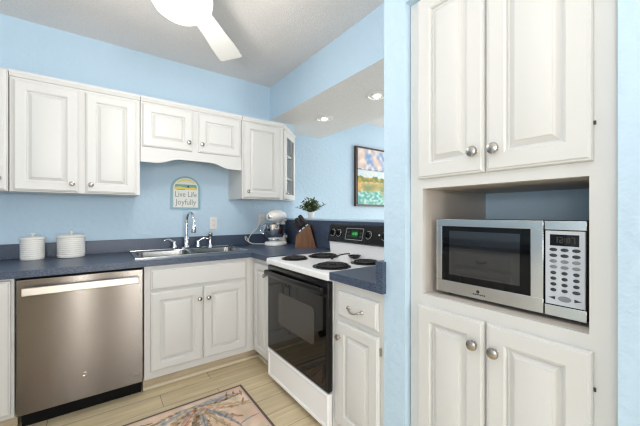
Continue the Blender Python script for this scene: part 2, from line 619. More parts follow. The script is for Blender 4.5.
db = thing('base_cabinet', 'narrow white base cabinet right of the range, with one drawer above one door', 'cabinet', (1.3, 1.09, 0))
MB().box(RX, 1.66, 0.9225, 1.287, 0.10, ZC, bev=0.0015).build('body', M_cab, db)
dr = MB(FR(RX)).slab(-1.238, -0.955, 0.690, 0.822).build('drawer', M_cab, db)
F = FR(RX)
p = MB(F)
pp = []
for i in range(17):
    s = i / 16
    pp.append((-1.148 + 0.096 * s, 0.020 + 0.024 * math.sin(PI * s) ** 0.6, 0.754 - 0.014 * math.sin(PI * s)))
p.tube(pp, 0.004, 10, rr=[0.0042 + 0.0018 * abs(2 * (i / 16) - 1) for i in range(17)])
for a in (-1.148, -1.052):
    p.lathe((a, 0.02, 0.754), (0, 1, 0), [(0.011, 0), (0.010, 0.004), (0.006, 0.008), (0.005, 0.012)], 14)
p.build('pull', M_nickel, dr)
d = MB(F).raised(-1.240, -0.948, 0.122, 0.662).build('door', M_cab, db)
MB(F).knob(-1.216, 0.586).build('knob', M_nickel, d)
for c in (0.20, 0.60):
    MB(F).tube([(-0.943, 0.008, c - 0.018), (-0.943, 0.008, c + 0.018)], 0.004, 8).build('hinge', M_nickel, d)
kick_shoe(db, F, -1.287, -0.9225)

# the run on the left wall, seen only mirrored in the microwave door
ob = thing('base_cabinet', 'white base cabinet against the left wall, mirrored in the microwave glass', 'cabinet', (-1.1, 1.5, 0))
FL = Frame((-0.80, 0, 0), (0, 1, 0), (1, 0, 0))
MB().box(-1.44, -0.80, 1.02, BF - 0.004, 0.10, ZC, bev=0.0015).build('body', M_cab, ob)
dr = MB(FL).slab(1.17, 1.72, 0.690, 0.842).build('drawer', M_cab, ob)
p = MB(FL)
p.tube([(1.395 + 0.1 * i / 12, 0.020 + 0.024 * math.sin(PI * i / 12) ** 0.6, 0.762 - 0.014 * math.sin(PI * i / 12)) for i in range(13)], 0.0055, 10)
p.build('pull', M_nickel, dr)
MB(FL).raised(1.17, 1.72, 0.125, 0.668).build('door', M_cab, ob)
MB(FL).raised(1.77, 2.28, 0.125, 0.842).build('door', M_cab, ob)
MB(FL).box(1.02, BF, -0.09, -0.08, 0, 0.1).build('toe_kick', M_kick, ob, smooth=0)

# ------------------------------------------------------------------ worktops
CT = 0.915
CY, CX = 2.322, 1.005   # front edges
SX0, SX1, SY0, SY1 = 0.205, 1.015, 2.452, 2.918      # sink cut-out
wt = thing('countertop', 'speckled navy L-shaped countertop along the back wall, holding the sink and canisters', 'countertop', (0.3, 2.65, ZC))
b = MB()
XL, XE = -1.444, 1.664
b.box(XL, SX0, CY, YB - 0.001, ZC, CT)
b.box(SX0, SX1, CY, SY0, ZC, CT)
b.box(SX0, SX1, SY1, YB - 0.001, ZC, CT)
b.box(SX1, XE, CY, YB - 0.001, ZC, CT)
b.box(CX, XE, 2.026, CY, ZC, CT)
b.box(XL, -0.77, 1.0, CY, ZC, CT)
b.build('slab', M_counter, wt, smooth=0)
MB().box(XL, 1.664, YB - 0.02, YB - 0.001, CT, 1.02, bev=0.002).build('backsplash', M_counter, wt, smooth=0)
MB().box(1.665, 1.684, 0.95, YB - 0.001, CT, 1.168, bev=0.001).build('tall_backsplash', M_counter, wt, smooth=0)
w2 = thing('countertop', 'small navy countertop piece right of the range, with raised end splash', 'countertop', (1.3, 1.1, ZC))
b = MB()
b.box(XR, 1.664, 0.922, 1.287, ZC, CT)
b.box(CX, XR, 0.908, 1.287, ZC, CT)
b.build('slab', M_counter, w2, smooth=0)
b = MB()
b.box(XR, 1.664, 0.922, 0.948, CT, 1.017)
b.box(CX, XR, 0.908, 0.948, CT, 1.017)
b.build('end_splash', M_counter, w2, smooth=0)

# ------------------------------------------------------------------ sink, faucet, sprayer
si = thing('sink', 'double bowl stainless steel sink set in the navy countertop', 'sink', (0.61, 2.69, CT))


BW = [(0.232, 0.596, 2.482, 2.800), (0.624, 0.988, 2.482, 2.800)]
b = MB()
RZ = CT + 0.006
ox0, ox1, oy0, oy1 = 0.196, 1.024, 2.436, 2.934
# rim built round the two bowls as flat strips
for (x0, x1, y0, y1) in ((ox0, ox1, oy0, 2.482), (ox0, ox1, 2.800, oy1), (ox0, 0.232, 2.482, 2.800), (0.596, 0.624, 2.482, 2.800), (0.988, ox1, 2.482, 2.800)):
    b.box(x0, x1, y0, y1, CT + 0.0005, RZ)
b.tube([(ox0 + 0.004, oy0 + 0.004, RZ), (ox1 - 0.004, oy0 + 0.004, RZ), (ox1 - 0.004, oy1 - 0.004, RZ), (ox0 + 0.004, oy1 - 0.004, RZ), (ox0 + 0.004, oy0 + 0.004, RZ)], 0.004, 8)
b.build('rim', M_rim, si)
for (x0, x1, y0, y1) in BW:
    b = MB()
    L = []
    for ins, z, r in ((-0.012, RZ + 0.001, 0.05), (0.0, RZ - 0.002, 0.05), (0.006, 0.86, 0.05), (0.012, 0.775, 0.05), (0.03, 0.755, 0.06), (0.10, 0.75, 0.05)):
        L.append(rrect(x0 + ins, x1 - ins, y0 + ins, y1 - ins, r, z))
    b.rings(L, cap0=False, cap1=True)
    bo = b.build('bowl', M_sinksteel, si)
    c = ((x0 + x1) / 2, (y0 + y1) / 2)
    MB().lathe((c[0], c[1], 0.7505), (0, 0, 1), [(0.042, 0), (0.042, 0.003), (0.036, 0.004), (0.030, 0.001), (0.0, 0.001)], 20).build('drain', M_chrome, bo)

fx, fy = 0.625, 2.868
fa = thing('faucet', 'chrome gooseneck faucet with two curved lever handles behind the sink', 'faucet', (fx, fy, RZ))
b = MB()
b.prism([(fx - 0.125 + 0.03 * (1 - math.cos(t)) if False else fx + x, fy + y) for x, y in
         [(-0.125, -0.012), (-0.115, -0.026), (-0.095, -0.030), (0.095, -0.030), (0.115, -0.026), (0.125, -0.012), (0.125, 0.012), (0.115, 0.026), (0.095, 0.030), (-0.095, 0.030), (-0.115, 0.026), (-0.125, 0.012)]], 'ab', RZ, RZ + 0.014)
b.build('deck_plate', M_chrome, fa)
sd = Vector((0.25, -0.97, 0)).normalized()
b = MB()
b.lathe((fx, fy, RZ + 0.014), (0, 0, 1), [(0.027, 0), (0.025, 0.012), (0.021, 0.03), (0.023, 0.06), (0.021, 0.085), (0.014, 0.095), (0.012, 0.10)], 20)
pth = [Vector((fx, fy, RZ + 0.10)), Vector((fx, fy, RZ + 0.16)), Vector((fx, fy, RZ + 0.23))]
for i in range(1, 13):
    t = PI * i / 12
    pth.append(Vector((fx, fy, RZ + 0.23)) + sd * (0.062 * (1 - math.cos(t))) + Vector((0, 0, 0.092 * math.sin(t))))
b.tube(pth, 0.0115, 14)
e = pth[-1]
b.lathe(tuple(e + Vector((0, 0, 0.01))), (0, 0, -1), [(0.012, 0), (0.017, 0.008), (0.019, 0.04), (0.021, 0.085), (0.019, 0.092), (0.0, 0.092)], 18)
b.build('spout', M_chrome, fa)
for s in (-1, 1):
    hx = fx + s * 0.098
    b = MB()
    b.lathe((hx, fy, RZ + 0.014), (0, 0, 1), [(0.021, 0), (0.020, 0.012), (0.014, 0.030), (0.015, 0.045), (0.013, 0.055), (0.0, 0.058)], 18)
    hp = []
    for i in range(9):
        q = i / 8
        hp.append((hx + s * (0.085 * q) if s < 0 else hx + 0.085 * q, fy - 0.02 * q, RZ + 0.060 + 0.034 * math.sin(PI * 0.78 * q) - 0.004))
    b.tube(hp, 0.007, 10, rr=[0.0105 - 0.005 * i / 8 for i in range(9)])
    b.build('handle', M_chrome, fa)
sp = thing('side_sprayer', 'slim chrome side sprayer standing right of the faucet', 'sprayer', (0.832, 2.872, RZ))
MB().lathe((0.832, 2.872, RZ), (0, 0, 1), [(0.024, 0), (0.022, 0.01), (0.014, 0.03), (0.012, 0.06), (0.014, 0.10)], 18).build('body', M_chrome, sp)
MB().lathe((0.832, 2.872, RZ + 0.10), (0.05, -0.25, 1), [(0.014, 0), (0.018, 0.012), (0.019, 0.028), (0.014, 0.040), (0.0, 0.043)], 18).build('spray_head', M_nickel, sp)

# ------------------------------------------------------------------ dishwasher
dw = thing('dishwasher', 'stainless steel dishwasher with a bar handle under the countertop', 'dishwasher', (-0.07, 2.65, 0))
DX0, DX1, DF = -0.372, 0.234, 2.325
MB().box(DX0 + 0.004, DX1 - 0.004, DF + 0.106, 2.90, 0.02, 0.866).build('body', M_blackmatte, dw, smooth=0)
b = MB()
b.box(DX0, DX1, DF, DF + 0.03, 0.108, 0.862, bev=0.004)
dd = b.build('door', M_steel, dw)
FW = FB(DF)
b = MB(FW)
b.box(-0.345, 0.207, 0.028, 0.046, 0.778, 0.822, bev=0.004)
for a in (-0.32, 0.182):
    b.box(a - 0.018, a + 0.018, -0.002, 0.030, 0.786, 0.814, bev=0.003)
b.build('handle', mat('satin_handle_steel', (214, 210, 204), 0.32, 1.0), dd)
b = MB(FW)
b.lathe((-0.075, -0.0005, 0.256), (0, 1, 0), [(0.0135, 0), (0.0135, 0.0015), (0.0115, 0.002), (0.0105, 0.0012), (0.0, 0.0012)], 24)
b.tube([(-0.080, 0.0012, 0.259), (-0.075, 0.0012, 0.252), (-0.070, 0.0012, 0.259)], 0.0011, 6)
b.build('emblem', M_nickel, dd)
b = MB(FW)
b.box(0.165, 0.205, -0.0005, 0.0008, 0.166, 0.172)
b.build('badge', M_nickel, dd, smooth=0)
MB().box(DX0 + 0.01, DX1 - 0.002, DF + 0.09, DF + 0.105, 0.0, 0.108).build('toe_kick', mat('black_kick_plate', (7, 7, 7), 0.6, spec=0.2), dw, smooth=0)

# ------------------------------------------------------------------ range
rg = thing('range', 'white electric coil range with black glass oven door, set between two base cabinets', 'stove', (1.33, 1.64, 0))
RY0, RY1, RFX = 1.2900, 2.0225, 1.0
FO = FR(RFX)
MB().box(RFX + 0.035, 1.655, RY0 + 0.004, RY1 - 0.004, 0.03, 0.868).build('body', M_white, rg, smooth=0)
for x in (1.06, 1.6):
    for y in (RY0 + 0.05, RY1 - 0.05):
        MB().lathe((x, y, 0), (0, 0, 1), [(0.016, 0), (0.016, 0.03)], 10).build('leveling_foot', M_blackmatte, rg)
# cooktop with a rolled front edge
prof = [(RFX - 0.006, 0.868), (RFX - 0.008, 0.878), (RFX - 0.008, 0.897), (RFX - 0.002, 0.905), (RFX + 0.015, 0.908), (1.655, 0.908), (1.655, 0.868)]
b = MB()
b.rings([[(x, RY0, z) for x, z in prof], [(x, RY1, z) for x, z in prof]])
ck = b.build('cooktop', M_white, rg)


def burner(x, y, R):
    bo = MB().lathe((x, y, 0.9085), (0, 0, 1), [(R, 0), (R, 0.004), (R - 0.006, 0.0055), (R - 0.012, 0.003), (R * 0.55, 0.0015), (0.0, 0.0015)], 40).build('burner', M_pan, ck)
    c = MB()
    turns = 4.2
    pts_ = []
    n_ = 130
    for i in range(n_ + 1):
        q = i / n_
        a_ = 2 * PI * turns * q
        rr_ = 0.018 + (R - 0.030) * q
        pts_.append((x + rr_ * math.cos(a_), y + rr_ * math.sin(a_), 0.9185))
    c.tube(pts_, 0.0052, 8)
    c.build('coil', M_coil, bo)


for x, y, R in ((1.146, 1.445, 0.118), (1.132, 1.852, 0.094), (1.372, 1.828, 0.115), (1.408, 1.420, 0.096)):
    burner(x, y, R)
# backguard: white riser and sloped black control panel
bg = MB()
bg.rings([[(x, yy, z) for x, z in [(1.592, 0.906), (1.580, 1.01), (1.657, 1.01), (1.657, 0.906)]] for yy in (RY0, RY1)])
bgo = bg.build('backguard', M_white, rg, smooth=0)
PB, PT = Vector((1.558, 0, 1.008)), Vector((1.592, 0, 1.140))
bg = MB()
bg.rings([[(x, yy, z) for x, z in [(1.568, 1.002), (PB.x, PB.z + 0.004), (PT.x, PT.z - 0.004), (1.598, 1.144), (1.657, 1.144), (1.657, 1.002)]] for yy in (RY0, RY1)])
cp = bg.build('control_panel', M_black, rg, smooth=0)
sl = (PT - PB).normalized()
nn = Vector((-sl.z, 0, sl.x))


class Slope:
    def __call__(self, a, b, c):   # a: along -Y, c: up the sloped panel, b: out of it
        return PB + Vector((0, -a, 0)) + sl * c + nn * b


FS = Slope()
for a in (-1.968, -1.893, -1.555, -1.40):
    k = MB(FS)
    k.lathe((a, 0.0, 0.070), (0, 1, 0), [(0.024, 0), (0.024, 0.006), (0.019, 0.008), (0.017, 0.022), (0.0, 0.023)], 22)
    k.box(a - 0.005, a + 0.005, 0.018, 0.032, 0.050, 0.090, bev=0.002)
    ko = k.build('knob', M_black, cp)
    MB(FS).torus((a, 0.0015, 0.070), (0, 1, 0), 0.029, 0.0018, 28, 6).build('dial_ring', mat('dial_marking', (176, 176, 172), 0.5), ko)
b = MB(FS)
for (a0, a1, c0, c1) in ((-1.805, -1.612, 0.024, 0.027), (-1.805, -1.612, 0.112, 0.115), (-1.805, -1.802, 0.024, 0.115), (-1.615, -1.612, 0.024, 0.115)):
    b.box(a0, a1, -0.001, 0.0012, c0, c1)
b.build('clock_outline', MATS['dial_marking'], cp, smooth=0)
ds = MB(FS).box(-1.738, -1.668, -0.001, 0.0025, 0.046, 0.098).build('display', M_dkgreen, cp, smooth=0)
b = MB(FS)
SEG = {'1': 'bc', '2': 'abged', '5': 'afgcd', '0': 'abcdef'}


def digits(mb, text, a, b_, c, h):
    wd = h * 0.5
    th = h * 0.14
    for ch in text:
        if ch == ':':
            for q in (0.3, 0.7):
                mb.box(a, a + th, b_, b_ + 0.0008, c + h * q, c + h * q + th)
            a += th * 2.2
            continue
        segs = {'0': 'abcdef', '1': 'bc', '2': 'abged', '7': 'abc', '5': 'afgcd'}[ch]
        R_ = {'a': (0, wd, h - th, h), 'd': (0, wd, 0, th), 'g': (0, wd, h / 2 - th / 2, h / 2 + th / 2), 'f': (0, th, h / 2, h), 'b': (wd - th, wd, h / 2, h),
              'e': (0, th, 0, h / 2), 'c': (wd - th, wd, 0, h / 2)}
        for s_ in segs:
            x0_, x1_, z0_, z1_ = R_[s_]
            mb.box(a + x0_, a + x1_, b_, b_ + 0.0008, c + z0_, c + z1_)
        a += wd + th * 1.6


digits(b, '12:05', -1.731, 0.0026, 0.062, 0.020)
b.build('clock_digits', M_green, ds, smooth=0)
for a in (-1.77, -1.632):
    for c in (0.046, 0.074):
        MB(FS).box(a - 0.013, a + 0.013, -0.001, 0.002, c, c + 0.012, bev=0.001).build('button', M_btn, cp, smooth=0)
for a in (-1.868, -1.452):
    MB(FS).lathe((a, 0, 0.076), (0, 1, 0), [(0.006, 0), (0.006, 0.003), (0, 0.004)], 12).build('indicator_light', mat('pale_indicator', (236, 214, 206), 0.4), cp)

# oven door
b = MB(FO)
b.box(-RY1 + 0.003, -RY0 - 0.003, -0.035, 0.0, 0.252, 0.858, bev=0.006, seg=3)
od = b.build('oven_door', M_black, rg)
MB(FO).box(-RY1 + 0.022, -RY0 - 0.022, -0.003, 0.0012, 0.268, 0.770).build('door_glass', M_blackglass, od, smooth=0)
b = MB(FO)
hp = []
for i in range(21):
    q = i / 20
    hp.append((-RY1 + 0.03 + (RY1 - RY0 - 0.06) * q, 0.034 + 0.012 * math.sin(PI * q), 0.808))
L = []
for a, bb, c in hp:
    L.append([(a, bb - 0.009, c - 0.020), (a, bb + 0.006, c - 0.017), (a, bb + 0.010, c), (a, bb + 0.006, c + 0.017), (a, bb - 0.009, c + 0.020)])
b.rings(L)
for a in (-RY1 + 0.045, -RY0 - 0.045):
    b.box(a - 0.018, a + 0.018, -0.002, 0.032, 0.790, 0.826, bev=0.003)
b.build('handle', M_black, od)
wn = MB(FO)
wn.rings([[(a_, h_, c_) for a_, c_, _ in rrect(-1.850, -1.420, 0.470, 0.690, 0.03, 0)] for h_ in (0.0, 0.0022)])
wn.build('window', mat('oven_window_glass', (64, 60, 56), 0.06, spec=0.5), od, smooth=0)
# storage drawer
b = MB(FO)
prof = [(0, -0.030), (0, -0.006), (0.006, 0.0), (0.018, 0.0), (0.026, -0.006), (0.034, -0.006)]
b.rings([[(-RY1 + 0.004 + i, h, 0.046 + i), (-RY0 - 0.004 - i, h, 0.046 + i), (-RY0 - 0.004 - i, h, 0.244 - i), (-RY1 + 0.004 + i, h, 0.244 - i)] for i, h in prof])
b.build('storage_drawer', M_white, rg)

# ------------------------------------------------------------------ pantry cabinet with microwave niche
pn = thing('pantry_cabinet', 'tall built-in white cabinet with four doors and an open microwave niche', 'cabinet', (1.36, 0.48, 0))
PX = 1.065
FP = FR(PX)
Y0, Y1 = 0.168, 0.802
NY0, NY1, NZ0, NZ1 = 0.226, 0.745, 0.905, 1.333
b = MB()
b.box(PX, PX + 0.02, NY1, Y1, 0, 2.110)
b.box(PX, PX + 0.02, Y0, NY0, 0, 2.110)
b.box(PX, PX + 0.02, NY0, NY1, 0.0, NZ0)
b.box(PX, PX + 0.02, NY0, NY1, NZ1, 2.110)
b.build('face_frame', M_cab, pn, smooth=0)
b = MB()
b.box(PX + 0.02, 1.62, NY1, Y1 - 0.002, 0, 2.108)
b.box(PX + 0.02, 1.62, Y0 + 0.002, NY0, 0, 2.108)
b.box(PX + 0.02, 1.62, NY0, NY1, NZ0 - 0.025, NZ0)
b.box(PX + 0.02, 1.62, NY0, NY1, NZ1, NZ1 + 0.02)
b.build('niche', M_niche, pn, smooth=0)
MB().box(1.60, 1.62, NY0, NY1, NZ0, NZ1).build('niche_back', M_wall, pn, smooth=0)
MB(FP).box(-Y1, -Y0, -0.02, 0.004, 0.0, 0.09).build('base_trim', M_cab, pn, smooth=0)
for (a0, a1, c0, c1, ka, kc, hs) in ((-0.758, -0.494, 1.372, 2.098, -0.523, 1.444, 0), (-0.487, -0.216, 1.372, 2.098, -0.455, 1.443, 1),
                                     (-0.758, -0.494, 0.10, 0.864, -0.523, 0.783, 0), (-0.487, -0.216, 0.10, 0.864, -0.455, 0.780, 1)):
    d = MB(FP).raised(a0, a1, c0, c1, w=0.060).build('door', M_cab, pn)
    MB(FP).knob(ka, kc, s=1.12).build('knob', M_nickel, d)
    ha = a1 + 0.003
    for hc in () if not hs else ((1.472, 2.0) if c0 > 1 else (0.765, 0.2)):
        MB(FP).tube([(ha, 0.008, hc - 0.005), (ha, 0.008, hc + 0.005)], 0.0028, 8).build('hinge', M_slot, d)

# ------------------------------------------------------------------ microwave
mw = thing('microwave', 'stainless steel microwave oven standing in the niche of the tall cabinet', 'microwave', (1.3, 0.48, NZ0))
MX = 1.120
FM = FR(MX)
MB(FM).box(-0.7205, -0.2400, -0.36, -0.012, NZ0 + 0.012, 1.206, bev=0.004).build('body', M_blackmatte, mw)
for x in (1.17, 1.45):
    for y in (0.28, 0.68):
        MB().lathe((x, y, NZ0), (0, 0, 1), [(0.012, 0), (0.012, 0.013)], 10).build('foot', M_blackmatte, mw)
b = MB(FM)
b.box(-0.7165, -0.3460, -0.0115, 0.0, 0.918, 1.210, 1, bev=0.003)
b.box(-0.716, -0.3465, -0.001, 0.003, 1.182, 1.209, 0, bev=0.001)
b.box(-0.716, -0.3465, -0.001, 0.003, 0.919, 0.966, 0, bev=0.001)
b.box(-0.716, -0.691, -0.001, 0.003, 0.966, 1.182, 0, bev=0.001)
b.box(-0.381, -0.3465, -0.001, 0.003, 0.966, 1.182, 0, bev=0.001)
md = b.build('door', [mat('microwave_steel', (214, 212, 208), 0.2, 1.0), M_black], mw)
gl = MB(FM).box(-0.691, -0.381, 0.0, 0.0015, 0.966, 1.182).build('door_glass', M_mwglass, md, smooth=0)
MB(FM).box(-0.660, -0.412, 0.001, 0.0022, 0.992, 1.164).build('window', M_mwwin, gl, smooth=0)
b = MB(FM)
b.lathe((-0.548, 0.0025, 0.9445), (0, 1, 0), [(0.006, 0), (0.006, 0.001), (0.0, 0.001)], 16)
for i in range(7):
    b.box(-0.566 + i * 0.0065, -0.5615 + i * 0.0065, 0.0025, 0.0036, 0.9325, 0.9365)
b.build('badge', M_btn, md, smooth=0)
b = MB(FM)
b.box(-0.3435, -0.242, -0.0115, 0.0, 0.918, 1.210, 1, bev=0.003)
b.box(-0.343, -0.2425, -0.001, 0.003, 1.182, 1.209, 0, bev=0.001)
b.box(-0.343, -0.2425, -0.001, 0.003, 0.919, 0.952, 0, bev=0.001)
mc = b.build('control_panel', [MATS['microwave_steel'], M_black], mw)
MB(FM).box(-0.341, -0.2455, -0.001, 0.003, 0.955, 1.179, bev=0.001).build('keypad_plate', M_grey, mc)
ds = MB(FM).box(-0.329, -0.259, 0.002, 0.004, 1.134, 1.168).build('display', M_mwglass, mc, smooth=0)
b = MB(FM)
digits(b, '12:07', -0.318, 0.0041, 1.143, 0.017)
b.build('clock_digits', M_amber, ds, smooth=0)
for r in range(8):
    for c in range(3):
        big = r < 4 or r == 7 and c != 1
        a = -0.3205 + c * 0.0275
        z = 1.122 - r * 0.0175
        k = MB(FM)
        rx = 0.0098 if r < 4 else (0.0075 if not (r == 7 and c == 2) else 0.0095)
        k.lathe((a, 0.0025, z), (0, 1, 0), [(0.0052, 0), (0.0052, 0.002), (0.0042, 0.003), (0.0, 0.003)], 18, sx=rx / 0.0052)
        k.build('button', M_btn2 if r in (2, 3) else M_btn, mc)
k = MB(FM)
k.lathe((-0.293, 0.0025, 0.9755), (0, 1, 0), [(0.0085, 0), (0.0085, 0.002), (0.0, 0.003)], 20, sx=1.9)
k.build('start_button', M_btn2, mc)
for s in (-1, 1):
    k = MB(FM)
    a = -0.293 + s * 0.031
    k.prism([(a - s * 0.008, 0.9705), (a + s * 0.009, 0.9755), (a - s * 0.008, 0.9805)], 'ac', 0.0025, 0.0045)
    k.build('arrow_button', M_btn, mc, smooth=0)

# ------------------------------------------------------------------ things on the worktop
def canister(x, y, r, h, label):
    t = thing('canister', label, 'canister', (x, y, CT), 'white ribbed canisters')
    prof = [(r * 0.90, 0), (r * 0.97, 0.004)]
    n = 9
    for i in range(n):
        z0 = 0.010 + (h - 0.016) * i / n
        z1 = 0.010 + (h - 0.016) * (i + 1) / n
        prof += [(r * 0.965, z0), (r, z0 + (z1 - z0) * 0.3), (r, z0 + (z1 - z0) * 0.75), (r * 0.965, z1)]
    prof += [(r * 0.95, h - 0.004)]
    MB().lathe((x, y, CT), (0, 0, 1), prof, 40).build('body', M_ceramic, t)
    l = MB().lathe((x, y, CT + h - 0.004), (0, 0, 1), [(r * 0.93, 0), (r * 1.04, 0.002), (r * 1.05, 0.010), (r * 1.0, 0.016), (r * 0.55, 0.022), (r * 0.2, 0.024)], 40).build('lid', M_ceramic, t)
    MB().lathe((x, y, CT + h + 0.019), (0, 0, 1), [(0.008, 0), (0.006, 0.006), (0.009, 0.010), (0.017, 0.015), (0.017, 0.020), (0.0, 0.023)], 20).build('lid_knob', M_ceramic, l)


canister(-0.376, 2.862, 0.065, 0.142, 'smaller narrower white lidded canister, the one standing nearer the left edge')
canister(-0.168, 2.858, 0.082, 0.148, 'larger wider white lidded canister standing right of the small one')

# stand mixer
mx = thing('stand_mixer', 'white stand mixer with a steel bowl in the counter corner', 'mixer', (1.475, 2.765, CT), rz=math.radians(221))
MXP = Vector((1.475, 2.765, CT))


def lbuild(mb, name, m, parent=mx, smooth=50):
    return mb.build(name, m, parent, smooth, world=False)


b = MB()
L = []
for sc, z in ((0.94, 0.0), (1.0, 0.006), (1.0, 0.024), (0.95, 0.036), (0.82, 0.042)):
    ring = []
    for i in range(32):
        t = 2 * PI * i / 32
        x = 0.165 * math.copysign(abs(math.cos(t)) ** 0.75, math.cos(t)) * sc
        wdt = 0.108 if math.cos(t) > 0 else 0.078
        ring.append((x, wdt * math.copysign(abs(math.sin(t)) ** 0.75, math.sin(t)) * sc, z))
    L.append(ring)
b.rings(L)
lbuild(b, 'base', M_mixer)
b = MB()
L = []
for z, x0, x1, hw_ in ((0.035, -0.158, -0.05, 0.062), (0.07, -0.150, -0.062, 0.052), (0.14, -0.142, -0.070, 0.044), (0.20, -0.146, -0.055, 0.046), (0.25, -0.155, -0.03, 0.050)):
    cx, hx = (x0 + x1) / 2, (x1 - x0) / 2
    L.append([(cx + hx * math.copysign(abs(math.cos(2 * PI * i / 24)) ** 0.7, math.cos(2 * PI * i / 24)), hw_ * math.copysign(abs(math.sin(2 * PI * i / 24)) ** 0.7, math.sin(2 * PI * i / 24)), z) for i in range(24)])
b.rings(L)
lbuild(b, 'column', M_mixer)
b = MB()
L = []
for x, ry, rz_, cz in ((-0.178, 0.012, 0.012, 0.288), (-0.170, 0.038, 0.036, 0.288), (-0.15, 0.055, 0.052, 0.290), (-0.10, 0.064, 0.062, 0.294), (0.0, 0.074, 0.070, 0.297), (0.08, 0.072, 0.067, 0.297), (0.14, 0.060, 0.054, 0.294), (0.175, 0.048, 0.042, 0.290), (0.190, 0.028, 0.026, 0.288), (0.193, 0.008, 0.008, 0.288)):
    L.append([(x, ry * math.cos(2 * PI * i / 28), cz + rz_ * math.sin(2 * PI * i / 28)) for i in range(28)])
b.rings(L)
hd = lbuild(b, 'head', M_mixer, smooth=60)
b = MB()
b.lathe((0.192, 0, 0.288), (1, 0, 0), [(0.020, -0.004), (0.020, 0.006), (0.016, 0.010), (0, 0.010)], 20)
lbuild(b, 'attachment_hub', M_chrome, hd)
b = MB()
b.torus((0.08, 0, 0.232), (0, 0, 1), 0.030, 0.006, 24, 8)
b.lathe((0.08, 0, 0.238), (0, 0, -1), [(0.026, 0), (0.020, 0.012), (0.010, 0.016), (0.007, 0.060), (0, 0.060)], 18)
lbuild(b, 'beater_shaft', M_chrome, hd)
b = MB()
prof = [(0.052, 0.042), (0.055, 0.050), (0.048, 0.056), (0.066, 0.066), (0.088, 0.090), (0.106, 0.125), (0.113, 0.170), (0.116, 0.212), (0.119, 0.214), (0.115, 0.216), (0.110, 0.170), (0.097, 0.127), (0.085, 0.094), (0.06, 0.070), (0, 0.066)]
b.lathe((0.075, 0, 0), (0, 0, 1), prof, 40)
bw = lbuild(b, 'bowl', M_chrome)
b = MB()
hp = [(0.075 + 0.02, -0.105 - 0.036 * math.sin(PI * i / 10), 0.195 - 0.085 * i / 10) for i in range(11)]
b.tube(hp, 0.006, 8)
lbuild(b, 'bowl_handle', M_chrome, bw)
b = MB()
b.lathe((-0.11, 0.048, 0.075), (0, 1, 0), [(0.012, 0), (0.012, 0.012), (0.016, 0.016), (0.016, 0.022), (0, 0.023)], 16)
lbuild(b, 'speed_knob', M_plate)
b = MB()
b.lathe((-0.09, 0.055, 0.25), (0, 1, 0), [(0.008, 0), (0.008, 0.010), (0.010, 0.014), (0, 0.018)], 12)
lbuild(b, 'lock_lever', M_plate)
# its white cord, looped by the wall
ca, sa = math.cos(-math.radians(221)), math.sin(-math.radians(221))


def tol(p):
    q = Vector(p) - MXP
    return (q.x * ca - q.y * sa, q.x * sa + q.y * ca, q.z)


cr = [(1.40, 2.80, CT + 0.02), (1.36, 2.84, CT + 0.008), (1.31, 2.89, CT + 0.006), (1.27, 2.915, CT + 0.010), (1.235, 2.93, CT + 0.035), (1.215, 2.93, CT + 0.075), (1.195, 2.92, CT + 0.085), (1.195, 2.905, CT + 0.055),
      (1.235, 2.895, CT + 0.022), (1.27, 2.895, CT + 0.008), (1.26, 2.915, CT + 0.010), (1.235, 2.92, CT + 0.03), (1.24, 2.93, CT + 0.07), (1.27, 2.935, CT + 0.11), (1.32, 2.938, CT + 0.15), (1.36, 2.945, CT + 0.20), (1.392, 2.955, CT + 0.235)]


def smooth_path(P, n=5):
    P = [Vector(p) for p in P]
    out = []
    for i in range(len(P) - 1):
        p0, p1, p2, p3 = P[max(i - 1, 0)], P[i], P[i + 1], P[min(i + 2, len(P) - 1)]
        for j in range(n):
            t = j / n
            out.append(0.5 * ((2 * p1) + (p2 - p0) * t + (2 * p0 - 5 * p1 + 4 * p2 - p3) * t * t + (3 * p1 - p0 - 3 * p2 + p3) * t ** 3))
    out.append(P[-1])
    return out


b = MB()
b.tube([tol(p) for p in smooth_path(cr)], 0.0042, 8)
lbuild(b, 'cord', M_plate)

# knife block
KB = Vector((1.588, 2.405, CT))
kang = math.atan2(0.62, -0.78)        # towards the handles
kb = thing('knife_block', 'slanted brown wooden knife block beside the stand mixer', 'knife block', tuple(KB), rz=kang)
b = MB()
# side outline in (x towards the handles, z)
out = [(0.095, 0.0), (-0.105, 0.0), (-0.045, 0.205), (-0.030, 0.212), (0.060, 0.140), (0.085, 0.105)]
b.rings([[(x * 0.995, y, z) for x, z in out] if abs(y) > 0.05 else [(x, y, z) for x, z in out] for y in (-0.058, -0.054, 0.054, 0.058)])
lbuild(b, 'block', M_wood, kb, smooth=0)
kdir = Vector((0.63, 0, 0.777)).normalized()
rot = Matrix.Rotation(kang, 3, 'Z')


